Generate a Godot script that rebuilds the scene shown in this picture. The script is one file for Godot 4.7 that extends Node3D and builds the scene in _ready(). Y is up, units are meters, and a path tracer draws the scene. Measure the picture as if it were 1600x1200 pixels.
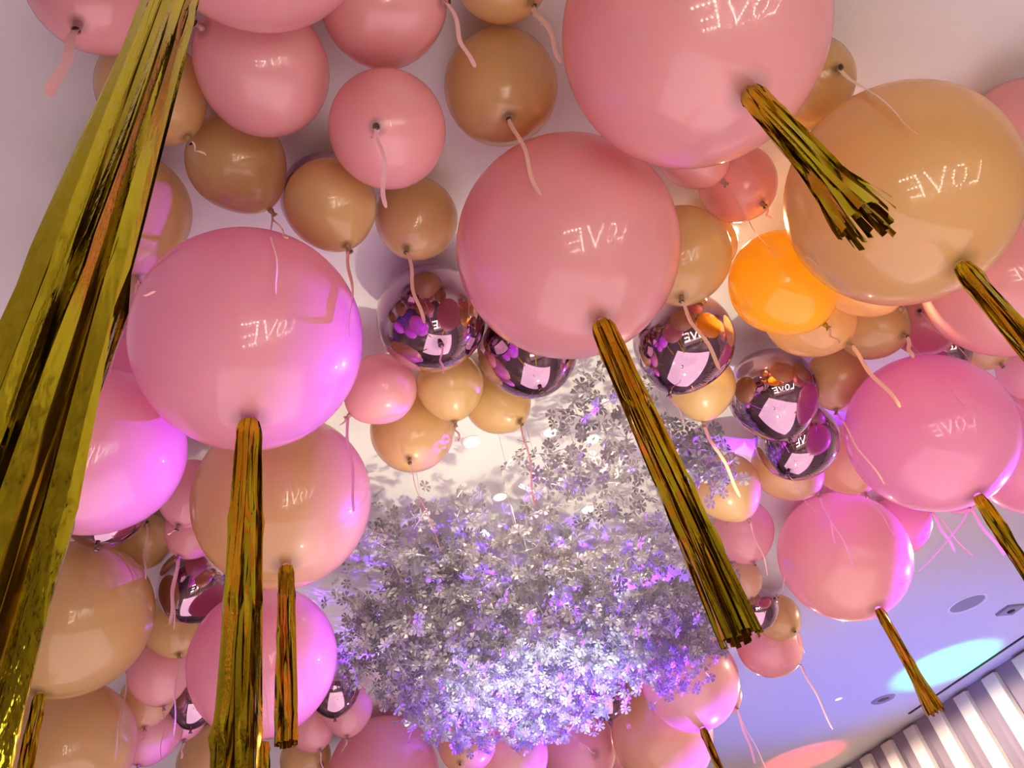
extends Node3D
# A party room seen from below: helium balloons against the ceiling, gold foil tassels, a hanging cloud of silver flowers.

const CEIL := 3.5
var M := {}
var rng := RandomNumberGenerator.new()
var unit_body := []
var knot_mesh: ArrayMesh
var lip_mesh: ArrayMesh
var taken := {}
var spheres := []
var pending := []

func numbered(called: String) -> String:
	var k: int = taken.get(called, 0)
	taken[called] = k + 1
	return called if k == 0 else "%s_%03d" % [called, k]

func tag(o: Node3D, label: String, category: String, group := "", kind := "") -> Node3D:
	if label: o.set_meta("label", label)
	if category: o.set_meta("category", category)
	if group: o.set_meta("group", group)
	if kind: o.set_meta("kind", kind)
	return o

func thing(called: String, at: Vector3, label: String, category: String, group := "") -> Node3D:
	var o := Node3D.new()
	o.name = numbered(called)
	add_child(o)
	o.position = at
	tag(o, label, category, group)
	return o

func put(called: String, mesh: Mesh, mat: Material, parent: Node3D, at := Vector3.ZERO) -> MeshInstance3D:
	var m := MeshInstance3D.new()
	m.mesh = mesh
	m.material_override = mat
	m.name = numbered(called) if parent == self else called
	m.position = at
	parent.add_child(m, true)
	return m

# ---------- meshes
func grid_mesh(p: Array, cols: int, closed: bool, colors := PackedColorArray()) -> ArrayMesh:
	# p: rows of cols points each, as one array of Vector3; smooth normals
	var st := SurfaceTool.new()
	st.begin(Mesh.PRIMITIVE_TRIANGLES)
	st.set_smooth_group(0)
	for i in p.size():
		if colors.size(): st.set_color(colors[i])
		st.set_uv(Vector2(float(i % cols) / cols, float(i / cols) * cols / p.size()))
		st.add_vertex(p[i])
	var rows := p.size() / cols
	for r in rows - 1:
		for c in (cols if closed else cols - 1):
			var a := r * cols + c
			var b := r * cols + (c + 1) % cols
			for k in [a, b, a + cols, b, b + cols, a + cols]: st.add_index(k)
	st.generate_normals()
	return st.commit()

func lathe(profile: Array, cols := 24, tint := []) -> ArrayMesh:
	# profile: Vector2(radius, y) from top to bottom
	var p := []
	var col := PackedColorArray()
	for i in profile.size():
		for c in cols:
			var a := TAU * c / cols
			p.append(Vector3(profile[i].x * cos(a), profile[i].y, profile[i].x * sin(a)))
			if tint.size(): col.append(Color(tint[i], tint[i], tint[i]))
	return grid_mesh(p, cols, true, col)

func body_mesh(e: float, rows: int, cols: int) -> ArrayMesh:
	# unit balloon: a sphere whose lower end is drawn out to the neck
	var prof := []
	var tint := []
	for i in rows + 1:
		var th := 0.02 + (PI - 0.06) * i / rows
		var low := maxf(0.0, -cos(th))
		var r := sin(th) * (1.0 - 0.10 * e / 0.14 * low * low)
		prof.append(Vector2(r, cos(th) - e * pow(low, 3.0)))
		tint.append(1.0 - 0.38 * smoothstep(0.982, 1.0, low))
	prof.push_front(Vector2(0.0, 1.0)); tint.push_front(1.0)
	return lathe(prof, cols, tint)

func ribbon_mesh(pts: Array, widths: Array, side: Vector3, twist: float) -> ArrayMesh:
	# a flat strip with a slight gutter across, bent along pts
	var p := []
	for i in pts.size():
		var d: Vector3 = (pts[mini(i + 1, pts.size() - 1)] - pts[maxi(i - 1, 0)]).normalized()
		var s := (side - d * side.dot(d)).normalized().rotated(d, twist * i / pts.size())
		var nrm := s.cross(d).normalized()
		var w: float = widths[i] * 0.5
		p.append(pts[i] - s * w)
		p.append(pts[i] + nrm * w * 0.25)
		p.append(pts[i] + s * w)
	return grid_mesh(p, 3, false)

func rounded_box(size: Vector3, bevel := 0.006) -> ArrayMesh:
	var st := SurfaceTool.new()
	st.begin(Mesh.PRIMITIVE_TRIANGLES)
	st.set_smooth_group(-1)
	var h := size * 0.5
	var b := minf(bevel, minf(h.x, minf(h.y, h.z)) * 0.6)
	# eight corners, three vertices each
	var v := func(sx, sy, sz, ax):
		var q := Vector3(sx * (h.x - b), sy * (h.y - b), sz * (h.z - b))
		q[ax] += [sx, sy, sz][ax] * b
		return q
	var tri := func(a: Vector3, c: Vector3, d: Vector3):
		if (c - a).cross(d - a).dot(a + c + d) > 0.0:
			for q in [a, d, c]: st.add_vertex(q)
		else:
			for q in [a, c, d]: st.add_vertex(q)
	for ax in 3:
		for s in [-1, 1]:
			var f := []
			for k in [[-1, -1], [1, -1], [1, 1], [-1, 1]]:
				var g := [0, 0, 0]
				g[ax] = s; g[(ax + 1) % 3] = k[0]; g[(ax + 2) % 3] = k[1]
				f.append(v.call(g[0], g[1], g[2], ax))
			tri.call(f[0], f[1], f[2]); tri.call(f[0], f[2], f[3])
	for ax in 3:
		var u := (ax + 1) % 3
		var w := (ax + 2) % 3
		for s in [-1, 1]:
			for t in [-1, 1]:
				var q := []
				for e in [[-1, u], [1, u], [1, w], [-1, w]]:
					var g := [0, 0, 0]
					g[ax] = e[0]; g[u] = s; g[w] = t
					q.append(v.call(g[0], g[1], g[2], e[1]))
				tri.call(q[0], q[1], q[2]); tri.call(q[0], q[2], q[3])
	for sx in [-1, 1]:
		for sy in [-1, 1]:
			for sz in [-1, 1]:
				tri.call(v.call(sx, sy, sz, 0), v.call(sx, sy, sz, 1), v.call(sx, sy, sz, 2))
	st.generate_normals()
	return st.commit()

func rod(a: Vector3, b: Vector3, r: float, cols := 6) -> ArrayMesh:
	var d := (b - a).normalized()
	var x := d.cross(Vector3(0.31, 0.2, 0.93)).normalized()
	var y := d.cross(x)
	var p := []
	for q in [a, b]:
		for c in cols: p.append(q + (x * cos(TAU * c / cols) + y * sin(TAU * c / cols)) * r)
	return grid_mesh(p, cols, true)

# ---------- materials
func mat(name: String, c: Color, rough := 0.6, metal := 0.0) -> StandardMaterial3D:
	var m := StandardMaterial3D.new()
	m.resource_name = name
	m.albedo_color = c.linear_to_srgb()
	m.roughness = rough
	m.metallic = metal
	M[name] = m
	return m

func latex(name: String, c: Color, through: float) -> void:
	var m := mat(name, c, 0.3)
	m.clearcoat_enabled = true
	m.clearcoat = 1.0
	m.clearcoat_roughness = 0.05
	m.vertex_color_use_as_albedo = true
	m.backlight_enabled = true
	m.backlight = Color(through, through, through).linear_to_srgb()

func noise_tex(seed_: int, freq: float, as_normal := false, strength := 1.0) -> NoiseTexture2D:
	var n := FastNoiseLite.new()
	n.seed = seed_
	n.frequency = freq
	n.fractal_octaves = 4
	var t := NoiseTexture2D.new()
	t.width = 512; t.height = 512; t.seamless = true
	t.noise = n
	t.as_normal_map = as_normal
	t.bump_strength = strength
	return t

func materials() -> void:
	latex("pink latex", Color(0.93, 0.50, 0.50), 0.8)
	latex("peach latex", Color(0.78, 0.55, 0.235), 0.8)
	latex("salmon latex", Color(0.86, 0.60, 0.37), 0.8)
	latex("amber latex", Color(0.98, 0.67, 0.04), 1.0)  # backlight glow of a peach balloon, put into its base colour
	var c := mat("chrome latex", Color(0.47, 0.31, 0.39), 0.04, 1.0)
	c.vertex_color_use_as_albedo = true
	mat("knot hole", Color(0.06, 0.03, 0.02), 0.6)
	for k in [["pink ribbon", Color(0.95, 0.62, 0.62)], ["peach ribbon", Color(0.95, 0.70, 0.52)]]:
		var r := mat(k[0], k[1], 0.4)
		r.backlight_enabled = true
		r.backlight = Color(0.4, 0.2, 0.2)
	var f := mat("gold foil", Color(0.58, 0.50, 0.018), 0.12, 1.0)
	f.normal_enabled = true
	f.normal_texture = noise_tex(5, 0.012, true, 6.0)
	f.normal_scale = 0.6
	f.uv1_scale = Vector3(0.6, 9.0, 1.0)
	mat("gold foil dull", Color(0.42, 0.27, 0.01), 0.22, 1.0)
	var p := mat("silver petal", Color(0.32, 0.30, 0.315), 0.42, 0.3)
	p.backlight_enabled = true
	p.backlight = Color(0.3, 0.3, 0.3)
	mat("wire", Color(0.55, 0.53, 0.5), 0.4, 0.6)
	var w := mat("ceiling paint", Color(0.70, 0.69, 0.69), 0.85)
	w.normal_enabled = true
	w.normal_texture = noise_tex(9, 0.05, true, 2.0)
	w.normal_scale = 0.15
	w.uv1_triplanar = true
	w.uv1_scale = Vector3(0.8, 0.8, 0.8)
	var wl := mat("wall paint", Color(0.30, 0.22, 0.28), 0.8)
	wl.normal_enabled = true
	wl.normal_texture = w.normal_texture
	wl.normal_scale = 0.15
	wl.uv1_triplanar = true
	mat("recess paint", Color(0.34, 0.28, 0.33), 0.8)
	mat("slat paint", Color(0.84, 0.80, 0.70), 0.5)
	mat("floor resin", Color(0.19, 0.15, 0.18), 0.35)
	mat("black", Color(0.015, 0.014, 0.018), 0.5)
	mat("grey grille", Color(0.30, 0.27, 0.32), 0.6)
	mat("white trim", Color(0.8, 0.8, 0.8), 0.4)
	mat("letter white", Color(0.8, 0.77, 0.72), 0.4)
	glow("lamp lens", Color(1.0, 0.86, 0.62), 3.5)
	glow("bulb glow", Color(1.0, 0.88, 0.76), 32.0)
	# starlit dance floor: white acrylic panels with small points of light
	var im := Image.create(256, 256, false, Image.FORMAT_RGB8)
	im.fill(Color(0.30, 0.26, 0.29))
	var g := RandomNumberGenerator.new()
	g.seed = 77
	for k in 7:
		var dot := Vector2(g.randf_range(20, 236), g.randf_range(20, 236))
		for x in range(-10, 11):
			for y in range(-10, 11):
				var d := Vector2(x, y).length() / 10.0
				if d < 1.0: im.set_pixel(int(dot.x) + x, int(dot.y) + y, Color(0.30, 0.26, 0.29).lerp(Color.WHITE, 1.0 - d * d))
	var s := mat("starlit acrylic", Color(0.75, 0.72, 0.74), 0.2)
	s.emission_enabled = true
	s.emission = Color.WHITE
	s.emission_operator = BaseMaterial3D.EMISSION_OP_MULTIPLY
	s.emission_texture = ImageTexture.create_from_image(im)
	s.emission_energy_multiplier = 3.5

func glow(name: String, c: Color, energy: float) -> void:
	var m := mat(name, c * 0.5, 0.4)
	m.emission_enabled = true
	m.emission = c.linear_to_srgb()
	m.emission_energy_multiplier = energy

# ---------- balloons
func balloon(kind: String, at: Vector3, r: float, neck: Vector3, ribbons: Array, label: String, tied := false) -> void:
	var big := r > 0.2
	var group := ""
	if kind == "chrome": group = "mauve chrome balloons"
	elif big: group = "large helium balloons"
	else: group = "small helium balloons"
	var root := thing("balloon", at, label, "balloon", group)
	var e := 0.02 if big else 0.12
	spheres.append([at, r])
	var basis := Basis(Quaternion(Vector3(0, -1, 0), neck))
	var m: Material = M[kind + " latex"]
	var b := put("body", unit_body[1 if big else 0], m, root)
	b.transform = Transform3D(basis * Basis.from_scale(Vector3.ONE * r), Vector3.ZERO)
	var k := 1.0 if not big else 0.6
	var tip := neck * r * (1.0 + e) * 0.985
	if tied: return
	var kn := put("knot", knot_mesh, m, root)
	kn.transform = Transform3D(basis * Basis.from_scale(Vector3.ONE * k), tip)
	var h := put("knot_opening", lip_mesh, M["knot hole"], root)
	h.transform = Transform3D(basis * Basis.from_scale(Vector3.ONE * k), tip)
	var rm: Material = M["peach ribbon" if kind == "peach" else "pink ribbon"]
	for q in ribbons: pending.append([root, at, tip, neck, q[0], q[1], rm])

func make_ribbon(q: Array) -> void:
	var start: Vector3 = q[2] + q[3] * 0.012
	var end: Vector3 = q[4] - q[1]
	var len := (end - start).length()
	var mid: Vector3 = start.lerp(end, 0.4) + q[3] * minf(0.02, len * 0.15)
	mid.x = lerpf(mid.x, lerpf(start.x, end.x, 0.25), 0.8)
	mid.z = lerpf(mid.z, lerpf(start.z, end.z, 0.25), 0.8)
	var pts := []
	var wid := []
	var ph := rng.randf() * TAU
	var count := maxi(14, int(len / 0.012))
	for i in count + 1:
		var t := float(i) / count
		var c := start.lerp(mid, t).lerp(mid.lerp(end, t), t)
		c += Vector3(sin(t * 7.0 + ph), 0, cos(t * 6.0 + ph)) * 0.006 * t * (1.0 - t) * 4.0
		# the ribbon lies on any balloon it meets
		var w: Vector3 = c + q[1]
		for s in spheres:
			var d: Vector3 = w - s[0]
			var reach: float = s[1] * (1.02 if s[1] > 0.2 else 1.13) + 0.014
			if s[0] != q[1] and d.length() < reach:
				var u: Vector3 = (Vector3(0, 1.6, 0) - w).normalized()
				var b := d.dot(u)
				w += u * (-b + sqrt(maxf(0.0, b * b - d.length_squared() + reach * reach)))
		pts.append(w - q[1])
		wid.append(q[5] * (1.0 if t < 0.97 else 0.55))
	put("ribbon", ribbon_mesh(pts, wid, Vector3(0.93, 0.1, 0.3).rotated(Vector3.UP, rng.randf_range(-0.5, 0.5)), rng.randf_range(-1.0, 1.0)), q[6], q[0])

# ---------- gold tassels
func tassel(at: Vector3, down: Vector3, length: float, r0: float, r1: float, splay: float, strips: int, width: float, label: String) -> void:
	var root := thing("foil_tassel", at, label, "tassel", "gold foil tassels")
	root.basis = Basis(Quaternion(Vector3(0, -1, 0), down))
	var folds := []
	for k in int(length / 0.16): folds.append((k + rng.randf_range(0.2, 0.8)) * 0.16 / length)
	var segs := clampi(int(length / 0.022), 14, 60)
	for n in strips:
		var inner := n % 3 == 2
		var a := TAU * n / strips * (1.0 if not inner else 2.0) + rng.randf_range(-0.12, 0.12)
		var tw := rng.randf_range(-1.0, 1.0)
		var tw2 := rng.randf_range(-1.1, 1.1)
		var f1 := rng.randf_range(1.0, 3.0)
		var ph := rng.randf() * TAU
		var cut := 1.0 - rng.randf() * (0.012 if splay == 0.0 else 0.05)
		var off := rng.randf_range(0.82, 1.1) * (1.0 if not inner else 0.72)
		var out_ := rng.randf_range(0.3, 1.0)
		var drift := rng.randf_range(-0.25, 0.25)
		var p := []
		for i in segs + 1:
			var v := cut * i / segs
			var r := lerpf(r0, r1, v) * (0.75 + 0.25 * smoothstep(0.0, 0.02, v))
			for fo in folds:
				var g: float = (v - fo) * length / 0.018
				r *= 1.0 + 0.15 * exp(-g * g) * sin(ph + fo * 40.0)
			if splay > 0.0: r += splay * out_ * pow(smoothstep(0.55, 1.0, v), 1.6)
			r *= off
			var ang := a + drift * v + 0.10 * sin(ph + v * f1 * 3.0)
			var c := Vector3(cos(ang) * r, -v * length, sin(ang) * r)
			var yaw := tw * sin(ph + v * f1 * 4.0) + tw2
			for fo in folds:
				var g: float = (v - fo) * length / 0.012
				yaw += 0.5 * exp(-g * g) * sin(ph * 3.0 + fo * 90.0)
			var side := Vector3(-sin(ang + yaw), 0, cos(ang + yaw))
			var w := width * 0.5
			p.append(c - side * w)
			p.append(c + Vector3(cos(ang + yaw), 0, sin(ang + yaw)) * w * 0.12 * sin(ph + v * 11.0))
			p.append(c + side * w)
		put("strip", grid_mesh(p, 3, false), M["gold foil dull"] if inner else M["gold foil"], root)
	put("cap", lathe([Vector2(0.0, 0.004), Vector2(r0 * 0.5, 0.002), Vector2(r0 * 0.72, -0.006), Vector2(r0 * 0.8, -0.018), Vector2(r0 * 0.72, -0.03), Vector2(0.0, -0.034)], 16), M["gold foil"], root)

# ---------- flowers
func flower_mesh(petals: int, cup: float) -> ArrayMesh:
	# notched wedge petals cut from one sheet; radius 1
	var st := SurfaceTool.new()
	st.begin(Mesh.PRIMITIVE_TRIANGLES)
	st.set_smooth_group(0)
	var shape := [Vector2(0.10, -0.045), Vector2(0.55, -0.20), Vector2(0.84, -0.30), Vector2(0.98, -0.19), Vector2(0.90, 0.0), Vector2(0.98, 0.19), Vector2(0.84, 0.30), Vector2(0.55, 0.20), Vector2(0.10, 0.045)]
	for k in petals:
		var a := TAU * k / petals
		var x := Vector3(cos(a), 0, sin(a))
		var z := Vector3(-sin(a), 0, cos(a))
		var q := []
		for s in shape:
			var w: float = s.y * 6.0 / petals * 0.96
			q.append(x * s.x + z * w + Vector3.UP * (cup * s.x * s.x - 0.35 * w * w + (0.06 if k % 2 == 0 else -0.02) * s.x))
		var mid := x * 0.6 + Vector3.UP * (cup * 0.36 + 0.02)
		for i in q.size() - 1:
			for v in [mid, q[i + 1], q[i]]: st.add_vertex(v)
	for k in 6:
		var a0 := TAU * k / 6
		var a1 := TAU * (k + 1) / 6
		for v in [Vector3(0, 0.05, 0), Vector3(cos(a1), 0, sin(a1)) * 0.15, Vector3(cos(a0), 0, sin(a0)) * 0.15]: st.add_vertex(v)
	st.generate_normals()
	return st.commit()

func clear_of_balloons(p: Vector3, margin: float) -> bool:
	for s in spheres:
		if (p - s[0]).length() < s[1] * 1.12 + margin: return false
	return true

func flower_cloud(polys: Array, label: String) -> void:
	var root := thing("flower_chandelier", Vector3(1.2, CEIL, -3.2), label, "chandelier")
	var variants := [flower_mesh(6, 0.18), flower_mesh(6, -0.12), flower_mesh(5, 0.22)]
	var all := []
	var stems := SurfaceTool.new()
	stems.begin(Mesh.PRIMITIVE_TRIANGLES)
	for q in polys:
		var poly: PackedVector2Array = q[0]
		var lo := poly[0]
		var hi := poly[0]
		for v in poly:
			lo = lo.min(v); hi = hi.max(v)
		var made := 0
		while made < q[1]:
			var c := Vector2(rng.randf_range(lo.x, hi.x), rng.randf_range(lo.y, hi.y))
			if not Geometry2D.is_point_in_polygon(c, poly): continue
			var y := rng.randf_range(q[2], q[3])
			var hub := Vector3(c.x, y, c.y)
			if not clear_of_balloons(hub, 0.11): continue
			# a sprig: a bent stem that carries a few flowers
			var d := Vector3(rng.randf_range(-1, 1), rng.randf_range(-0.5, 0.5), rng.randf_range(-1, 1)).normalized()
			var n := rng.randi_range(4, 8)
			var prev := hub - d * 0.09
			for k in n:
				var p := hub + d * (0.18 * k / n - 0.09) + Vector3(rng.randf_range(-1, 1), rng.randf_range(-1, 1), rng.randf_range(-1, 1)) * 0.035
				var face := (Vector3(rng.randf_range(-1, 1), rng.randf_range(-1, 1) - 0.35, rng.randf_range(-1, 1))).normalized()
				if not clear_of_balloons(p, 0.035): continue
				all.append([p, face, rng.randf_range(0.021, 0.033), rng.randi() % 3, rng.randf() * TAU])
				stems.append_from(rod(prev, p, 0.0011, 3), 0, Transform3D(Basis(), -root.position))
				prev = p
				made += 1
	var eye := Vector3(0, 1.6, 0)
	all.sort_custom(func(a, b): return (a[0] - eye).length() / a[2] < (b[0] - eye).length() / b[2])
	var place := func(f) -> Transform3D:
		var b := Basis(Quaternion(Vector3.UP, f[1])) * Basis(Vector3.UP, f[4])
		return Transform3D(b * Basis.from_scale(Vector3.ONE * f[2]), f[0] - root.position)
	var rest := [[], [], []]
	for i in all.size():
		if i < 300:
			put("flower", variants[all[i][3]], M["silver petal"], root).transform = place.call(all[i])
		else:
			rest[all[i][3]].append(place.call(all[i]))
	for k in 3:
		var mm := MultiMesh.new()
		mm.transform_format = MultiMesh.TRANSFORM_3D
		mm.mesh = variants[k]
		mm.instance_count = rest[k].size()
		for i in rest[k].size(): mm.set_instance_transform(i, rest[k][i])
		var mi := MultiMeshInstance3D.new()
		mi.multimesh = mm
		mi.material_override = M["silver petal"]
		mi.name = "flower_mass"
		mi.set_meta("kind", "stuff")
		root.add_child(mi, true)
	var sm := MeshInstance3D.new()
	stems.generate_normals()
	sm.mesh = stems.commit()
	sm.material_override = M["wire"]
	sm.name = "stems"
	sm.set_meta("kind", "stuff")
	root.add_child(sm, true)
	# thin wires up to the ceiling, each at a flower
	for k in 46:
		var f: Array = all[(k * 53) % all.size()]
		var free := true
		for i in 12:
			free = free and clear_of_balloons(f[0].lerp(Vector3(f[0].x, CEIL, f[0].z), i / 11.0), 0.01)
		if not free: continue
		put("hanging_wire", rod(f[0] - root.position, Vector3(f[0].x, CEIL, f[0].z) - root.position, 0.0009, 4), M["wire"], root)

# ---------- ceiling fittings and lamps
func spot(parent: Node3D, at: Vector3, to: Vector3, c: Color, energy: float, angle: float, soft: float, size: float) -> void:
	var l := SpotLight3D.new()
	l.name = "beam"
	parent.add_child(l, true)
	l.light_color = c.linear_to_srgb()
	l.light_energy = energy
	l.spot_angle = angle
	l.spot_angle_attenuation = soft
	l.spot_range = 20.0
	l.spot_attenuation = 2.0
	l.light_size = size
	l.shadow_enabled = true
	var up := Vector3.UP if absf((to - at).normalized().y) < 0.98 else Vector3.RIGHT
	l.global_transform = Transform3D(Basis(), at).looking_at(to, up)

func downlight(x: float, z: float, energy: float, label: String, angle: float) -> void:
	var root := thing("ceiling_downlight", Vector3(x, CEIL, z), label, "downlight", "recessed ceiling downlights")
	put("trim_ring", lathe([Vector2(0.027, 0.0), Vector2(0.028, -0.004), Vector2(0.036, -0.006), Vector2(0.040, -0.003), Vector2(0.041, 0.0)], 28), M["white trim"], root)
	put("lens", lathe([Vector2(0.028, 0.0), Vector2(0.027, -0.003), Vector2(0.0, -0.0035)], 28), M["lamp lens"], root)
	if energy > 0.0:
		spot(root, Vector3(x, CEIL - 0.02, z), Vector3(x, 0, z), Color(1.0, 0.66, 0.30) if "amber" in label else Color(1.0, 0.78, 0.60), energy, angle, 0.15 if angle > 80.0 else 0.6, 0.03)

func stage_light(at: Vector3, to: Vector3, c: Color, energy: float, angle: float, soft: float, label: String) -> void:
	# a small can on a yoke and a pole that stands on the floor
	var root := thing("stage_light", Vector3(at.x, 0, at.z), label, "spotlight", "coloured stage lights")
	var d := (to - at).normalized()
	var b := Basis(Quaternion(Vector3(0, -1, 0), d))
	var up := Vector3(0, at.y, 0)
	put("can", lathe([Vector2(0.0, 0.22), Vector2(0.06, 0.215), Vector2(0.085, 0.19), Vector2(0.09, 0.02), Vector2(0.098, 0.0), Vector2(0.086, 0.004), Vector2(0.08, 0.05), Vector2(0.0, 0.05)], 24), M["black"], root).transform = Transform3D(b, up)
	var g := "glow " + label
	glow(g, c, 3.0)
	put("lens", lathe([Vector2(0.08, 0.012), Vector2(0.05, 0.006), Vector2(0.0, 0.003)], 24), M[g], root).transform = Transform3D(b, up)
	if at.y > 0.4:
		put("pole", rod(Vector3(0, 0.02, 0), up - d * 0.16 - Vector3(0, 0.09, 0), 0.017, 10), M["black"], root)
	put("base", lathe([Vector2(0.0, 0.03), Vector2(0.03, 0.03), Vector2(0.16, 0.02), Vector2(0.17, 0.0), Vector2(0.0, 0.0)], 24), M["black"], root)
	put("yoke", rod(up - d * 0.1, up - d * 0.16 - Vector3(0, minf(0.1, at.y - 0.16), 0), 0.012, 8), M["black"], root)
	spot(root, at + d * 0.02, to, c, energy, angle, soft, 0.035)

func letter(called: String, at: Vector3, turn: float, strokes: Array, label: String) -> void:
	# a marquee letter: white channel strokes with a row of bulbs along each
	var root := thing("marquee_letter", at, label, "marquee letter", "letters of the LOVE sign")
	root.rotation.y = turn
	for s in strokes:
		var a := Vector3(s[0], s[1], 0)
		var b := Vector3(s[2], s[3], 0)
		var len := (b - a).length()
		var st := put("stroke", rounded_box(Vector3(0.15, len + 0.15, 0.12), 0.01), M["letter white"], root)
		st.transform = Transform3D(Basis(Vector3(0, 0, 1), atan2(-(b.x - a.x), b.y - a.y)), (a + b) * 0.5)
		var n := maxi(1, int(len / 0.13))
		for k in n + 1:
			var p := a.lerp(b, float(k) / n)
			put("bulb", bulb_mesh, M["bulb glow"], root, p + Vector3(0, 0, -0.078))
var bulb_mesh: ArrayMesh

func structure(called: String, size: Vector3, at: Vector3, m: Material, label: String) -> MeshInstance3D:
	var o := put(called, rounded_box(size, 0.004), m, self, at)
	tag(o, label, "", "", "structure")
	return o

func _ready() -> void:
	rng.seed = 20240
	# ---- camera, environment, exposure
	var cam := Camera3D.new()
	cam.name = "camera"
	cam.fov = 53.13
	cam.near = 0.02
	cam.far = 60.0
	cam.transform = Transform3D(Basis(Vector3(0.952, -0.196, 0.236), Vector3(-0.022, 0.723, 0.69), Vector3(-0.306, -0.662, 0.684)), Vector3(0, 1.6, 0))
	add_child(cam)
	cam.current = true
	var env := Environment.new()
	env.background_mode = Environment.BG_COLOR
	env.background_color = Color(0.02, 0.02, 0.02)
	env.tonemap_mode = Environment.TONE_MAPPER_LINEAR
	env.tonemap_exposure = 1.08
	env.sdfgi_enabled = true
	env.ssao_enabled = true
	env.ssil_enabled = true
	var we := WorldEnvironment.new()
	we.name = "environment"
	we.environment = env
	add_child(we)
	materials()
	# ---- the light of the starlit dance floor, as large as the floor and just above it
	var fl := AreaLight3D.new()
	fl.name = "dance_floor_light"
	fl.area_normalize_energy = false
	fl.area_size = Vector2(4.8, 4.8)
	fl.light_color = Color(1.0, 0.76, 0.90).linear_to_srgb()
	fl.light_energy = 0.29
	fl.area_range = 15.0
	fl.area_attenuation = 2.0
	fl.shadow_enabled = true
	fl.transform = Transform3D(Basis(Vector3.RIGHT, PI / 2), Vector3(0.9, 0.03, -2.6))
	add_child(fl)
	# ---- the room
	structure("ceiling", Vector3(12.7, 0.2, 18.0), Vector3(0.1, CEIL + 0.1, -4.0), M["ceiling paint"], "white plaster ceiling that the balloons float against")
	structure("floor", Vector3(12.7, 0.2, 18.0), Vector3(0.1, -0.1, -4.0), M["floor resin"], "dark resin floor of the party room")
	structure("wall_left", Vector3(0.2, CEIL, 18.0), Vector3(-6.15, CEIL / 2, -4.0), M["wall paint"], "dusky mauve left wall")
	structure("wall_back", Vector3(12.7, CEIL, 0.2), Vector3(0.1, CEIL / 2, 4.9), M["wall paint"], "dusky mauve wall behind the letters")
	structure("wall_front", Vector3(12.7, CEIL, 0.2), Vector3(0.1, CEIL / 2, -12.9), M["wall paint"], "dusky mauve far wall")
	var wr := structure("wall_right", Vector3(0.2, CEIL, 18.0), Vector3(6.5, CEIL / 2, -4.0), M["recess paint"], "wall clad with upright cream slats below the lilac ceiling")
	var slat := rounded_box(Vector3(0.06, CEIL - 0.03, 0.17), 0.006)
	for k in 30:
		put("slat", slat, M["slat paint"], wr, Vector3(-0.13, -0.015, -10.15 + 0.411 * k + 4.0))
	var slot := put("trim_1", rounded_box(Vector3(0.028, 0.012, 9.2), 0.002), M["black"], self, Vector3(6.115, CEIL - 0.003, -1.9))
	tag(slot, "thin black slot running along the ceiling beside the slatted wall", "", "", "structure")
	# ---- balloons
	unit_body = [body_mesh(0.12, 40, 48), body_mesh(0.02, 60, 72)]
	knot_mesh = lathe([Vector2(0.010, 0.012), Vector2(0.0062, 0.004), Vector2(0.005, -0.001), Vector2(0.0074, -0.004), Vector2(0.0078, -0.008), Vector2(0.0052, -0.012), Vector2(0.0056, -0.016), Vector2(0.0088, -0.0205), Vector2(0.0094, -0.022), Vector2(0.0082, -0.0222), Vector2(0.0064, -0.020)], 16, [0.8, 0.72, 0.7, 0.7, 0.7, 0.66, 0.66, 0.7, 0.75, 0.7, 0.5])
	lip_mesh = lathe([Vector2(0.0066, -0.0205), Vector2(0.0055, -0.0195), Vector2(0.003, -0.0185), Vector2(0.0, -0.018)], 14)
	balloon("pink", Vector3(-0.038, 3.138, -0.427), 0.206, Vector3(0.013, -0.975, -0.222), [], "huge pale pink balloon cut by the top edge beside the big left gold tassel")
	balloon("pink", Vector3(0.773, 3.006, -0.466), 0.253, Vector3(-0.002, -0.999, 0.044), [], "biggest pink balloon at the top holding the short frayed gold tassel", true)
	balloon("pink", Vector3(0.235, 3.119, -0.804), 0.123, Vector3(-0.277, -0.837, 0.472), [[Vector3(0.19, 2.73, -0.741), 0.008], [Vector3(0.184, 2.962, -0.743), 0.005]], "round pink balloon with a central knot and ribbon, above two small peach balloons")
	balloon("pink", Vector3(-0.033, 2.876, -1.2), 0.239, Vector3(0.033, -0.998, 0.061), [], "big round pink balloon at the left with the long tassel reaching the bottom edge", true)
	balloon("pink", Vector3(-0.318, 3.24, -0.651), 0.122, Vector3(-0.064, -0.99, -0.127), [[Vector3(-0.326, 2.839, -0.668), 0.016]], "pink balloon at the top left corner with a flat pink ribbon over the ceiling")
	balloon("pink", Vector3(-0.018, 3.245, -0.771), 0.135, Vector3(-0.734, -0.333, 0.592), [], "pink balloon without visible knot under the huge one at the top left")
	balloon("peach", Vector3(0.135, 3.154, -1.025), 0.105, Vector3(0.283, -0.922, -0.263), [[Vector3(0.158, 2.746, -1.056), 0.009]], "small peach balloon with ribbon touching the top right of the big left pink balloon")
	balloon("pink", Vector3(0.682, 3.027, -1.002), 0.266, Vector3(0.008, -1, 0.027), [], "big round pink balloon in the centre whose tassel crosses the silver flowers", true)
	balloon("pink", Vector3(0.224, 3.358, -0.64), 0.132, Vector3(0.752, -0.54, 0.379), [[Vector3(0.351, 2.958, -0.575), 0.009]], "pink balloon at the top edge with a kinked pale ribbon on its right")
	balloon("peach", Vector3(0.473, 3.381, -0.533), 0.109, Vector3(0.377, -0.917, -0.132), [[Vector3(0.514, 2.968, -0.545), 0.01], [Vector3(0.518, 3.148, -0.55), 0.006]], "peach balloon cut by the top edge with a split pale ribbon")
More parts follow.
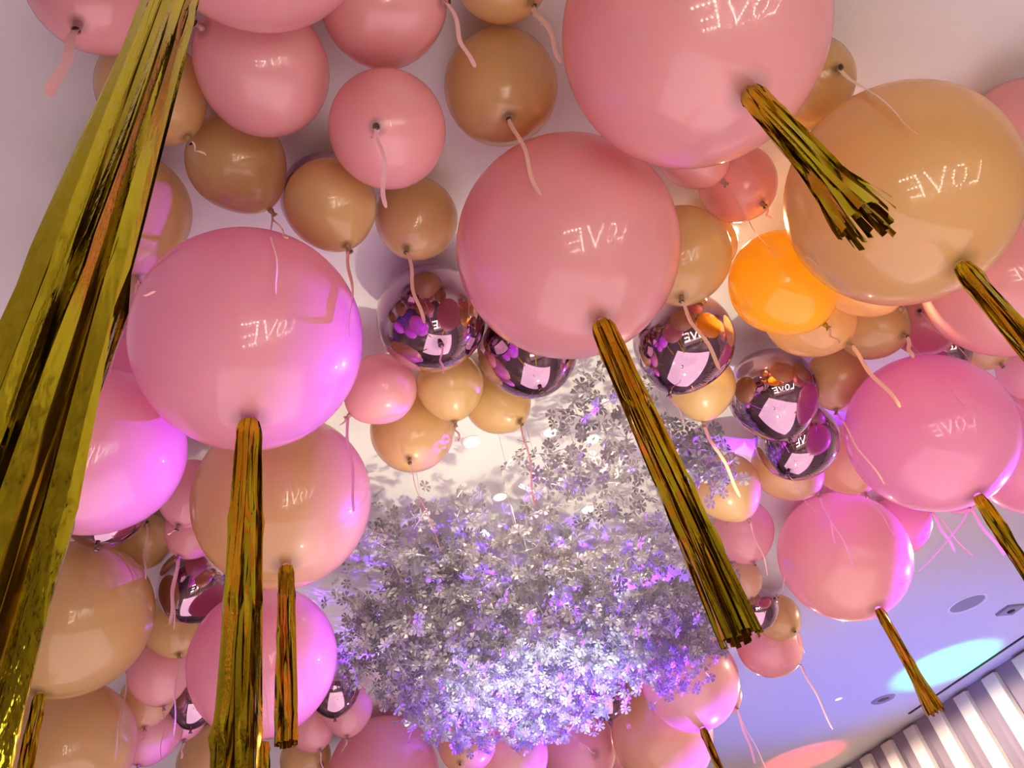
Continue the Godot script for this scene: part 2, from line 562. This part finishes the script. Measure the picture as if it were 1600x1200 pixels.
	balloon("peach", Vector3(-0.246, 3.304, -0.879), 0.112, Vector3(0.586, -0.717, -0.378), [[Vector3(-0.13, 3.156, -0.932), 0.004]], "pale peach balloon half behind the upper part of the big left gold tassel")
	balloon("pink", Vector3(-0.358, 2.824, -1.513), 0.189, Vector3(-0.232, -0.919, 0.319), [], "large pink balloon with a sharp purple light patch right beside the big left tassel")
	balloon("peach", Vector3(0.527, 3.353, -0.783), 0.137, Vector3(-0.096, -0.994, 0.047), [[Vector3(0.515, 2.876, -0.775), 0.009]], "peach balloon between round pink ones at the top, dark knot in its middle")
	balloon("peach", Vector3(-0.077, 3.337, -1.051), 0.116, Vector3(0.601, -0.535, -0.594), [[Vector3(0.016, 2.762, -0.973), 0.004], [Vector3(0.038, 2.915, -0.954), 0.004]], "egg-shaped peach balloon above the big left pink balloon, knot at lower right")
	balloon("peach", Vector3(1.409, 2.937, -0.716), 0.257, Vector3(-0.052, -0.999, 0.008), [], "big peach balloon at the right with the frayed tassel end in front of it", true)
	balloon("chrome", Vector3(0.144, 3.37, -1.153), 0.12, Vector3(0, -1, 0), [], "dark chrome balloon almost hidden above a small peach balloon at upper left")
	balloon("peach", Vector3(-0.327, 3.346, -1.222), 0.144, Vector3(0.148, -0.766, -0.625), [[Vector3(-0.313, 2.841, -1.29), 0.005], [Vector3(-0.198, 2.802, -1.015), 0.006]], "peach balloon right of the big left tassel, long thread and stub hanging from its knot")
	balloon("peach", Vector3(0.386, 3.378, -1.194), 0.113, Vector3(-0.286, -0.954, -0.088), [[Vector3(0.358, 2.96, -1.203), 0.009]], "small peach balloon directly above the chrome balloon at centre left")
	balloon("peach", Vector3(1.098, 3.188, -1.11), 0.139, Vector3(-0.279, -0.945, -0.17), [[Vector3(1.054, 2.766, -1.137), 0.01]], "olive peach balloon behind the right side of the central big pink balloon")
	balloon("pink", Vector3(-0.336, 3.145, -1.605), 0.13, Vector3(0, -1, 0), [], "red pink balloon between the big left tassel and the big pink balloon")
	balloon("pink", Vector3(1.105, 3.355, -0.883), 0.098, Vector3(0.566, -0.788, -0.243), [[Vector3(1.168, 2.918, -0.907), 0.009]], "pink balloon just peeping below the biggest pink one with a long curved ribbon")
	balloon("chrome", Vector3(0.468, 3.308, -1.492), 0.163, Vector3(-0.04, -0.936, 0.35), [[Vector3(0.453, 3.018, -1.431), 0.006]], "mauve chrome balloon left of the central big pink balloon, fully visible")
	balloon("amber", Vector3(1.383, 3.096, -1.106), 0.147, Vector3(0.5, -0.851, -0.163), [[Vector3(1.467, 2.875, -1.129), 0.007]], "peach balloon lit from behind by a ceiling light, amber glow put into its colour")
	balloon("peach", Vector3(1.35, 3.37, -0.657), 0.12, Vector3(-0.153, -0.77, 0.62), [[Vector3(1.249, 2.826, -0.52), 0.013]], "peach balloon peeping out right of the biggest pink one, ribbon over the large peach one")
	balloon("peach", Vector3(-0.423, 3.382, -1.553), 0.109, Vector3(0.419, -0.887, -0.196), [], "small peach balloon behind the big left tassel, left of the big pink one")
	balloon("pink", Vector3(1.301, 3.379, -0.976), 0.112, Vector3(0.098, -0.985, 0.141), [[Vector3(1.312, 3.183, -0.96), 0.006]], "small pink balloon under the biggest pink one, left of the big peach balloon")
	balloon("chrome", Vector3(0.8, 3.308, -1.593), 0.164, Vector3(0, -1, 0), [], "chrome balloon tucked under the lower left of the central big pink balloon")
	balloon("pink", Vector3(0.351, 3.285, -1.777), 0.113, Vector3(-0.758, -0.516, -0.399), [[Vector3(0.245, 2.856, -1.828), 0.011], [Vector3(0.207, 3.171, -1.832), 0.006]], "small pink balloon right of the big left pink one, ribbon falling over a peach balloon")
	balloon("peach", Vector3(1.665, 3.121, -1.078), 0.121, Vector3(0.461, -0.878, -0.127), [], "peach balloon peeping from under the big peach balloon, tiny dark knot at its right end")
	balloon("chrome", Vector3(1.27, 3.219, -1.456), 0.161, Vector3(-0.368, -0.813, -0.452), [[Vector3(1.202, 2.933, -1.539), 0.004]], "chrome balloon at the lower right of the central big pink balloon")
	balloon("peach", Vector3(0.062, 3.072, -2.069), 0.272, Vector3(0.019, -0.974, 0.224), [], "big peach balloon under the large left pink one, purple light on its right side", true)
	balloon("peach", Vector3(1.323, 3.402, -1.207), 0.089, Vector3(0, -1, 0), [], "tiny sliver of peach balloon between the olive peach and the glowing amber one")
	balloon("peach", Vector3(0.584, 3.322, -1.791), 0.112, Vector3(0.053, -0.925, -0.375), [[Vector3(0.59, 3.119, -1.838), 0.007]], "greyish peach balloon above the orange one, knot at its lower right")
	balloon("peach", Vector3(1.684, 3.237, -1.328), 0.143, Vector3(0.368, -0.926, 0.086), [[Vector3(1.752, 2.804, -1.302), 0.012]], "peach balloon right under the glowing amber one, thick ribbon from its knot")
	balloon("peach", Vector3(0.788, 3.372, -1.92), 0.118, Vector3(0.349, -0.912, 0.216), [[Vector3(0.816, 2.909, -1.899), 0.006]], "orange peach balloon hanging below the tucked chrome one, above the flowers")
	balloon("pink", Vector3(2.087, 3.047, -1), 0.229, Vector3(0, -1, 0), [], "large pink balloon cut by the right edge beneath the big peach balloon")
	balloon("peach", Vector3(0.498, 3.343, -2.048), 0.148, Vector3(-0.192, -0.955, 0.227), [[Vector3(0.52, 2.818, -1.997), 0.003]], "orange peach balloon at the upper left of the flowers, round knot facing down")
	balloon("peach", Vector3(1.455, 3.247, -1.685), 0.115, Vector3(-0.028, -0.832, -0.554), [[Vector3(1.453, 2.822, -1.755), 0.011]], "pear-shaped peach balloon hanging below the chrome one, right of the long central tassel")
	balloon("pink", Vector3(2.098, 3.322, -0.69), 0.168, Vector3(0, -1, 0), [], "pink balloon cut by the right edge at the upper right corner")
	balloon("pink", Vector3(-0.228, 3.268, -2.288), 0.112, Vector3(-0.242, -0.968, -0.069), [[Vector3(-0.289, 3.106, -2.292), 0.008]], "pink balloon with red knot left of the big peach one, upper of two")
	balloon("peach", Vector3(1.966, 3.242, -1.365), 0.12, Vector3(0.064, -0.881, 0.468), [[Vector3(1.965, 3.031, -1.317), 0.012], [Vector3(1.983, 2.801, -1.291), 0.004]], "peach balloon with an orange ribbon stub, right of the glowing amber one")
	balloon("chrome", Vector3(-0.5, 3.276, -2.354), 0.14, Vector3(0, -1, 0), [], "chrome rim showing under the purple-lit pink balloon at the left")
	balloon("pink", Vector3(2.125, 2.915, -1.546), 0.263, Vector3(-0.047, -0.997, 0.065), [], "big pink balloon at the right edge in front of the lilac ceiling", true)
	balloon("chrome", Vector3(1.753, 3.236, -1.704), 0.162, Vector3(0.173, -0.904, -0.392), [], "upper of the two stacked chrome balloons at centre right")
	balloon("pink", Vector3(0.016, 2.874, -2.761), 0.257, Vector3(0.019, -0.967, -0.256), [], "large pink balloon behind the two tassels at the lower left", true)
	balloon("pink", Vector3(-0.229, 3.291, -2.539), 0.106, Vector3(-0.374, -0.927, -0.024), [[Vector3(-0.281, 2.922, -2.541), 0.012], [Vector3(-0.268, 2.904, -2.543), 0.006]], "small pink balloon with long double ribbon above the left chrome one")
	balloon("pink", Vector3(2.231, 3.28, -1.375), 0.117, Vector3(-0.775, -0.267, 0.573), [[Vector3(2.117, 2.947, -1.265), 0.004]], "dark pink balloon in the gap between the big peach and the big right pink balloons")
	balloon("peach", Vector3(-0.606, 3.054, -2.698), 0.256, Vector3(-0.194, -0.981, 0.002), [], "large peach balloon at lower left with flower shadows and purple light on it", true)
	balloon("peach", Vector3(2.041, 3.283, -1.669), 0.115, Vector3(-0.304, -0.882, -0.359), [[Vector3(1.898, 2.766, -1.625), 0.006], [Vector3(1.851, 2.976, -1.582), 0.004]], "small yellowish peach balloon right of the chrome pair, knot at its bottom")
	balloon("chrome", Vector3(1.99, 3.22, -1.949), 0.16, Vector3(-0.579, -0.81, -0.097), [[Vector3(1.901, 2.877, -1.954), 0.004]], "lower of the two stacked chrome balloons at centre right")
	balloon("chrome", Vector3(-0.23, 3.217, -2.808), 0.145, Vector3(-0.401, -0.857, 0.325), [[Vector3(-0.32, 3.021, -2.753), 0.006]], "chrome balloon at the left beside the long tassel, over a peach balloon")
	balloon("peach", Vector3(-0.428, 3.385, -2.754), 0.106, Vector3(0.159, -0.032, 0.987), [[Vector3(-0.375, 3.105, -2.557), 0.006]], "pale peach balloon bit in the gap left of the chrome balloon at lower left")
	balloon("chrome", Vector3(2.435, 3.307, -1.517), 0.109, Vector3(0, -1, 0), [], "dark chrome sliver in the gap above the big right pink balloon")
	balloon("peach", Vector3(1.841, 3.239, -2.277), 0.141, Vector3(0.325, -0.933, -0.155), [[Vector3(1.872, 2.84, -2.317), 0.005]], "peach balloon at the right edge of the flowers above a small pink one")
	balloon("peach", Vector3(2.145, 3.304, -2.223), 0.149, Vector3(0.428, -0.904, -0.006), [[Vector3(2.207, 2.809, -2.232), 0.006], [Vector3(2.248, 3.084, -2.19), 0.006], [Vector3(2.193, 2.922, -2.245), 0.008]], "peach balloon peeping out below the lower stacked chrome balloon")
	balloon("peach", Vector3(2.671, 3.37, -1.513), 0.121, Vector3(0, -1, 0), [], "peach sliver under the large pink balloon at the right edge")
	balloon("peach", Vector3(-0.326, 3.249, -3.167), 0.131, Vector3(0.157, -0.974, 0.164), [[Vector3(-0.294, 2.788, -3.145), 0.006]], "small peach balloon directly under the left chrome balloon, dark knot below")
	balloon("peach", Vector3(2.47, 3.335, -2.218), 0.155, Vector3(0.092, -0.986, -0.139), [[Vector3(2.497, 2.913, -2.229), 0.006]], "peach balloon wedged between the lower stacked chrome and the big right pink balloon")
	balloon("pink", Vector3(-0.398, 3.164, -3.418), 0.128, Vector3(0.19, -0.976, -0.11), [[Vector3(-0.359, 2.804, -3.435), 0.005]], "pointed pink balloon between the large peach and the large pink at lower left")
	balloon("pink", Vector3(0.04, 3.39, -3.336), 0.1, Vector3(-0.136, -0.965, 0.226), [[Vector3(0.036, 2.599, -2.734), 0.004]], "small pink balloon between the two tassels under the big peach one")
	balloon("pink", Vector3(3.054, 3.359, -1.636), 0.132, Vector3(-0.38, -0.465, -0.8), [[Vector3(2.262, 2.817, -1.319), 0.008]], "small pink balloon with red knot at the right edge above the big pink one")
	balloon("peach", Vector3(-0.746, 2.959, -3.622), 0.267, Vector3(0, -1, 0), [], "large peach balloon at the bottom left corner below the other large peach one")
	balloon("pink", Vector3(2.207, 3.334, -2.769), 0.156, Vector3(-0.051, -0.999, -0.013), [], "small pink balloon at the right edge of the flowers beside the long central tassel")
	balloon("pink", Vector3(-0.542, 3.369, -3.518), 0.121, Vector3(0.032, -0.998, 0.048), [[Vector3(-0.532, 2.838, -3.473), 0.008]], "small pink balloon peeping at the right rim of the large lower left peach balloon")
	balloon("peach", Vector3(-0.487, 3.225, -3.827), 0.12, Vector3(0.059, -0.989, 0.136), [[Vector3(-0.461, 2.943, -3.584), 0.01]], "small peach balloon under the pointed pink one, knot lit magenta")
	balloon("salmon", Vector3(2.737, 3.179, -2.794), 0.311, Vector3(-0.078, -0.981, 0.177), [], "big salmon balloon with bright magenta right rim above the lilac ceiling", true)
	balloon("pink", Vector3(3.319, 3.216, -2.05), 0.274, Vector3(0, -1, 0), [], "magenta-lit pink balloon at the right edge behind the big pink one")
	balloon("chrome", Vector3(-0.303, 3.287, -4.018), 0.129, Vector3(0, -1, 0), [], "small chrome balloon at the lower left, left of the long tassel")
	balloon("chrome", Vector3(0.385, 3.331, -4.156), 0.14, Vector3(0, -1, 0), [], "chrome crescent at the left lower edge of the flower cluster")
	balloon("salmon", Vector3(2.55, 3.388, -3.36), 0.103, Vector3(0, -1, 0), [], "small brownish balloon sliver right of the lower end of the long central tassel")
	balloon("pink", Vector3(-0.507, 3.245, -4.255), 0.152, Vector3(-0.204, -0.973, 0.105), [[Vector3(-0.538, 2.952, -4.238), 0.008]], "pink balloon near the bottom edge right of the corner peach balloon")
	balloon("pink", Vector3(3.2, 3.342, -2.808), 0.149, Vector3(0.535, -0.084, 0.841), [[Vector3(3.286, 3.097, -2.672), 0.012], [Vector3(3.322, 3.038, -2.626), 0.008]], "magenta balloon sliver at the upper right of the salmon balloon with magenta rim")
	balloon("pink", Vector3(3.417, 3.374, -2.553), 0.116, Vector3(-0.389, -0.872, 0.299), [[Vector3(3.369, 2.972, -2.512), 0.014], [Vector3(2.957, 2.985, -2.638), 0.008]], "small magenta balloon sliver below the big right pink balloon, three ribbons hanging near it")
	balloon("chrome", Vector3(2.677, 3.291, -3.537), 0.125, Vector3(0.424, -0.042, 0.905), [[Vector3(2.418, 3.13, -2.871), 0.004]], "small purple chrome balloon with a blue glint beside the end of the central tassel")
	balloon("pink", Vector3(0.483, 3.331, -4.462), 0.141, Vector3(-0.066, -0.986, 0.153), [[Vector3(0.441, 3.095, -4.441), 0.01]], "small pink balloon below the chrome crescent at the flower edge, magenta knot")
	balloon("pink", Vector3(-0.369, 3.382, -4.483), 0.108, Vector3(0.034, -0.99, 0.134), [[Vector3(-0.37, 3.166, -4.467), 0.01]], "small pink balloon under the small chrome one at lower left")
	balloon("peach", Vector3(1.177, 3.121, -4.611), 0.172, Vector3(-0.421, -0.727, 0.542), [], "orange peach balloon at the bottom edge under the lowest flowers")
	balloon("peach", Vector3(2.917, 3.301, -3.689), 0.133, Vector3(-0.034, -0.824, 0.566), [[Vector3(2.915, 3.036, -3.604), 0.006]], "small peach balloon right of the purple chrome one by the tassel end")
	balloon("pink", Vector3(0.298, 3.353, -4.72), 0.137, Vector3(0.292, -0.94, 0.178), [[Vector3(0.366, 3.054, -4.692), 0.006]], "small pink balloon with purple patches right of the shorter left tassel end")
	balloon("salmon", Vector3(2.493, 3.179, -4.174), 0.293, Vector3(-0.158, -0.981, 0.11), [], "big salmon balloon at the lower right edge of the flower cluster, purple rim", true)
	balloon("peach", Vector3(-0.231, 3.288, -4.915), 0.203, Vector3(0, -1, 0), [], "orange brown peach balloon at the bottom edge left of the long tassel")
	balloon("pink", Vector3(0.737, 3.119, -5.005), 0.334, Vector3(0, -1, 0), [], "large magenta-lit pink balloon at the bottom edge under the flower cluster")
	balloon("pink", Vector3(3.032, 3.289, -4.024), 0.201, Vector3(0.515, -0.812, 0.275), [[Vector3(3.151, 2.726, -3.956), 0.014], [Vector3(2.992, 3.108, -3.98), 0.01]], "small pink balloon over the lilac ceiling, below the end of the central tassel")
	balloon("salmon", Vector3(1.516, 3.1, -4.878), 0.227, Vector3(0, -1, 0), [], "salmon balloon at the bottom edge right of the orange peach one")
	balloon("chrome", Vector3(2.105, 3.325, -4.595), 0.166, Vector3(0, -1, 0), [], "chrome balloon peeping from under the flowers at lower right, left of the tan peach one")
	balloon("peach", Vector3(0.292, 3.334, -5.185), 0.156, Vector3(0.47, -0.531, 0.705), [], "orange brown peach balloon at the bottom edge right of the tassel stub")
	balloon("chrome", Vector3(1.36, 3.386, -5.045), 0.105, Vector3(0, -1, 0), [], "chrome sliver above the orange peach balloon at the bottom edge")
	balloon("peach", Vector3(2.56, 3.101, -4.857), 0.333, Vector3(0, -1, 0), [], "tan peach balloon cut by the bottom edge right of the flower cluster")
	balloon("pink", Vector3(3.048, 3.321, -4.812), 0.17, Vector3(0.174, -0.823, 0.541), [[Vector3(3.067, 2.803, -4.72), 0.014], [Vector3(3.113, 2.763, -4.689), 0.006]], "small pink sliver behind the right rim of the lower salmon balloon")
	balloon("pink", Vector3(2.145, 3.227, -5.318), 0.263, Vector3(0.019, -0.468, 0.883), [[Vector3(2.032, 3.167, -5.017), 0.006]], "dark pink balloon at the bottom edge left of the tan peach balloon")
	balloon("pink", Vector3(2.669, 3.296, -5.742), 0.194, Vector3(-0.737, -0.381, 0.559), [], "magenta pink balloon at the bottom edge touching the tan peach balloon")
	balloon("pink", Vector3(-0.04, 2.815, -0.19), 0.21, Vector3(0, -1, 0), [], "pink balloon overhead at the upper left just outside the frame, carrying the nearest gold tassel", true)
	for q in pending: make_ribbon(q)
	# ---- tassels
	tassel(Vector3(-0.04, 2.594, -0.19), Vector3(-0.039, -0.999, -0.028), 0.96, 0.0060, 0.0185, 0.0, 40, 0.0052, "nearest and widest gold foil tassel, crossing the whole left side of the picture")
	tassel(Vector3(-0.025, 2.626, -1.184), Vector3(0.001, -1, 0), 0.658, 0.021, 0.033, 0, 40, 0.009, "long gold foil tassel under the big left pink balloon, reaching the bottom edge")
	tassel(Vector3(0.068, 2.795, -2.005), Vector3(-0.001, -1, 0), 0.491, 0.019, 0.027, 0, 40, 0.009, "gold foil tassel hanging under the big peach balloon left of the flower cluster")
	tassel(Vector3(0.684, 2.748, -0.994), Vector3(0.019, -1, 0.013), 0.728, 0.021, 0.029, 0, 40, 0.009, "long gold foil tassel crossing the silver flowers, under the central big pink balloon")
	tassel(Vector3(0.773, 2.741, -0.455), Vector3(0.006, -1, 0.01), 0.398, 0.019, 0.022, 0.02, 46, 0.009, "short gold foil tassel with a frayed brush end in front of the big peach balloon")
	tassel(Vector3(1.395, 2.668, -0.714), Vector3(-0.02, -0.999, -0.038), 0.393, 0.019, 0.022, 0, 40, 0.009, "gold foil tassel running out at the right edge, under the big peach balloon")
	tassel(Vector3(2.112, 2.641, -1.528), Vector3(-0.027, -0.999, -0.037), 0.388, 0.018, 0.021, 0, 40, 0.009, "gold foil tassel under the big pink balloon at right, above the ceiling speaker")
	tassel(Vector3(2.712, 2.861, -2.737), Vector3(-0.003, -1, -0.003), 0.479, 0.019, 0.021, 0.02, 46, 0.009, "small gold foil tassel with a frayed end in front of the slatted wall")
	tassel(Vector3(2.445, 2.879, -4.141), Vector3(0.058, -0.998, 0.035), 0.419, 0.019, 0.021, 0, 40, 0.009, "slim gold foil tassel at the bottom edge right of the flower cluster")
	tassel(Vector3(-0.658, 2.792, -2.698), Vector3(0.012, -1, -0.003), 0.29, 0.018, 0.022, 0, 40, 0.009, "gold foil tassel under the peach balloon in the lower left corner")
	tassel(Vector3(0.021, 2.614, -2.83), Vector3(-0.01, -1, 0), 0.274, 0.02, 0.024, 0, 40, 0.009, "stub of gold foil tassel at the bottom edge between two longer tassels")
	# ---- flower chandelier
	flower_cloud([
		[PackedVector2Array([Vector2(0.391, -2.257), Vector2(0.496, -2.184), Vector2(0.609, -2.168), Vector2(0.761, -2.21), Vector2(0.822, -2.375), Vector2(0.944, -2.56), Vector2(0.917, -2.803), Vector2(0.718, -2.784), Vector2(0.367, -2.704), Vector2(0.395, -2.396)]), 130, 3.12, 3.367],
		[PackedVector2Array([Vector2(0.932, -1.743), Vector2(1.025, -1.602), Vector2(1.167, -1.642), Vector2(1.337, -1.731), Vector2(1.493, -1.974), Vector2(1.545, -2.3), Vector2(1.389, -2.428), Vector2(1.119, -2.286), Vector2(0.937, -2.2), Vector2(0.802, -2.102), Vector2(0.816, -2.011), Vector2(0.951, -1.976)]), 270, 3.12, 3.405],
		[PackedVector2Array([Vector2(1.466, -1.955), Vector2(1.585, -1.918), Vector2(1.754, -2.033), Vector2(1.939, -2.248), Vector2(2.041, -2.537), Vector2(1.906, -2.529), Vector2(1.667, -2.419), Vector2(1.466, -2.15)]), 190, 3.082, 3.348],
		[PackedVector2Array([Vector2(0.381, -2.628), Vector2(0.689, -2.654), Vector2(0.944, -2.487), Vector2(1.139, -2.238), Vector2(1.548, -2.296), Vector2(1.994, -2.66), Vector2(2.304, -3.294), Vector2(1.67, -2.906), Vector2(1.063, -2.738), Vector2(0.594, -2.896), Vector2(0.289, -3.018), Vector2(0.252, -2.856)]), 620, 3.044, 3.348],
		[PackedVector2Array([Vector2(0.288, -3.047), Vector2(0.559, -2.716), Vector2(1.033, -2.693), Vector2(1.614, -2.836), Vector2(2.232, -3.224), Vector2(2.376, -3.685), Vector2(2.059, -3.781), Vector2(1.921, -4.043), Vector2(1.645, -4.429), Vector2(1.483, -4.735), Vector2(1.118, -4.514), Vector2(0.767, -3.922), Vector2(0.463, -3.481), Vector2(0.281, -3.132)]), 5200, 2.968, 3.253],
	], "hanging cloud of silver paper flowers on thin wires in the ceiling opening")
	# ---- dance floor
	var df := thing("dance_floor", Vector3(0.9, 0, -2.6), "starlit white dance floor glowing under the balloons, mirrored in the chrome balloons", "dance floor")
	var tile := PlaneMesh.new()
	tile.size = Vector2(0.595, 0.595)
	for i in 8:
		for j in 8:
			put("panel", tile, M["starlit acrylic"], df, Vector3((i - 3.5) * 0.6, 0.012, (j - 3.5) * 0.6))
	put("deck", rounded_box(Vector3(4.86, 0.01, 4.86), 0.002), M["black"], df, Vector3(0, 0.005, 0))
	# ---- ceiling fittings
	var ds := [[0.79, -2.30, 0.5, "lit downlight left of the dangling branch of silver flowers"], [1.0, -2.68, 0.3, "lit downlight under the gap in the flower cloud"], [1.11, -2.24, 0.3, "lit downlight seen at the left of the upper flowers"], [1.31, -2.28, 0.3, "lit downlight among the upper silver flowers"], [1.46, -2.8, 0.3, "lit downlight behind the middle of the flower cloud"], [0.74, -3.71, 0.3, "lit downlight behind the lower left of the flowers"], [0.95, -3.73, 0.3, "lit downlight behind the lower flowers, right of its twin"], [1.45, -1.22, 5, "downlight hidden above the glowing amber balloon"], [-4.0, -2.0, 7, "unseen fill downlight added far out to the left of the frame"], [-2.4, 2.2, 7, "unseen fill downlight added behind the camera at its left"], [1.0, 3.2, 7, "unseen fill downlight added straight behind the camera"], [4.2, 2.4, 7, "unseen fill downlight added behind the camera at its right"], [-4.2, -6.5, 7, "unseen fill downlight added at the far left corner outside the frame"], [4.9, -8.6, 8, "unseen downlight added below the frame to brighten the far slatted wall"], [4.9, -3.3, 6, "unseen downlight added outside the frame at right to brighten the slatted wall"], [4.84, -5.83, 4, "small lit downlight in the lilac ceiling near the slatted wall"]]  # lamps outside the frame are unseen, added as fill for balloons and slats
	for d in ds: downlight(d[0], d[1], d[2], d[3], 88.0 if d[0] > 4.5 else 55.0)
	var spk := thing("ceiling_speaker", Vector3(4.905, CEIL, -4.15), "round grey speaker grille flush in the lilac ceiling", "speaker")
	put("rim", lathe([Vector2(0.128, 0.0), Vector2(0.13, -0.006), Vector2(0.15, -0.007), Vector2(0.154, 0.0)], 40), M["white trim"], spk)
	put("grille", lathe([Vector2(0.129, -0.002), Vector2(0.08, -0.006), Vector2(0.0, -0.007)], 40), M["grey grille"], spk)
	var gim := thing("gimbal_light", Vector3(5.44, CEIL, -5.99), "unlit ceiling spotlight with grey ring and black centre above the slatted wall", "ceiling light")
	put("ring", lathe([Vector2(0.055, 0.0), Vector2(0.06, -0.006), Vector2(0.105, -0.008), Vector2(0.115, 0.0)], 36), M["grey grille"], gim)
	put("lens", lathe([Vector2(0.056, -0.001), Vector2(0.03, -0.003), Vector2(0.0, -0.004)], 30), M["black"], gim)
	var spr := thing("ceiling_sensor", Vector3(5.46, CEIL, -4.31), "small square grey sensor with dark centre beside the round ceiling speaker", "sensor")
	put("plate", rounded_box(Vector3(0.17, 0.02, 0.15), 0.004), M["grey grille"], spr, Vector3(0, -0.008, 0))
	put("eye", lathe([Vector2(0.03, -0.018), Vector2(0.028, -0.026), Vector2(0.0, -0.03)], 20), M["black"], spr)
	# ---- stage lights on the floor, below the picture
	stage_light(Vector3(5.6, 2.5, -3.0), Vector3(0.2, 2.85, -1.85), Color(0.24, 0.01, 1.0), 120.0, 14.5, 0.15, "tall stand light throwing purple across the balloons from the right")
	stage_light(Vector3(6.0, 1.5, -3.0), Vector3(3.097, 3.119, -2.744), Color(0.45, 0.0, 1.0), 50.0, 6.0, 0.15, "stand light throwing magenta onto the salmon balloon from the slatted wall")
	stage_light(Vector3(4.4, 2.4, -3.0), Vector3(0.4, 2.95, -4.1), Color(0.30, 0.012, 1.0), 48.0, 9.5, 0.3, "stand light throwing violet under the flowers onto the bottom balloons")
	stage_light(Vector3(5.2, 0.25, -4.2), Vector3(5.65, CEIL, -5.33), Color(0.10, 0.9, 0.42), 16.0, 9.0, 0.5, "floor light making the green spot on the ceiling")
	stage_light(Vector3(4.9, 0.25, -6.6), Vector3(5.46, CEIL, -7.51), Color(1.0, 0.08, 0.12), 13.0, 9.0, 0.5, "floor light making the red spot on the ceiling")
	stage_light(Vector3(0.3, 0.25, -1.6), Vector3(1.4, 3.1, -3.7), Color(0.80, 0.95, 1.0), 42.0, 9.5, 0.6, "floor light washing the lower silver flowers with cool white")
	stage_light(Vector3(4.6, 0.25, -5.9), Vector3(1.95, 3.0, -4.25), Color(0.20, 0.03, 1.0), 210.0, 11.5, 0.5, "floor light turning the lower right flowers violet")
	stage_light(Vector3(1.1, 0.25, -2.2), Vector3(1.0, CEIL, -2.35), Color(1.0, 0.95, 0.60), 6.5, 23.0, 0.6, "unseen floor light added to brighten the ceiling above the flowers")  # uplight added for warm white on the ceiling, no such lamp seen
	stage_light(Vector3(5.2, 0.25, -5.5), Vector3(4.8, CEIL, -5.3), Color(0.05, 0.12, 1.0), 9.5, 37.0, 0.8, "floor light washing the ceiling lilac near the slatted wall")
	# ---- the letters behind the camera
	bulb_mesh = lathe([Vector2(0.0, 0.032), Vector2(0.023, 0.023), Vector2(0.032, 0.0), Vector2(0.023, -0.023), Vector2(0.0, -0.032)], 8)
	var oo := []
	for k in 10:
		var a0 := TAU * k / 10
		var a1 := TAU * (k + 1) / 10
		oo.append([cos(a0) * 0.32, sin(a0) * 0.48, cos(a1) * 0.32, sin(a1) * 0.48])
	var turn := -0.41
	letter("L", Vector3(2.55, 1.3, 1.85), turn, [[0.28, -0.5, 0.28, 0.5], [0.28, -0.5, -0.28, -0.5]], "glowing marquee letter L, mirrored in the balloons")
	letter("O", Vector3(1.65, 1.3, 1.45), turn, oo, "glowing marquee letter O, mirrored in the balloons")
	letter("V", Vector3(0.8, 1.3, 1.07), turn, [[0.33, 0.5, 0.0, -0.5], [0.0, -0.5, -0.33, 0.5]], "glowing marquee letter V, mirrored in the balloons")
	letter("E", Vector3(-0.02, 1.3, 0.72), turn, [[0.26, -0.5, 0.26, 0.5], [0.26, 0.5, -0.28, 0.5], [0.26, 0.0, -0.2, 0.0], [0.26, -0.5, -0.28, -0.5]], "glowing marquee letter E, mirrored in the balloons")
	var pl := put("plinth", rounded_box(Vector3(3.7, 0.70, 0.34), 0.02), M["letter white"], self, Vector3(1.27, 0.35, 1.29))
	pl.rotation.y = turn
	tag(pl, "long low white plinth carrying the glowing letters", "plinth")
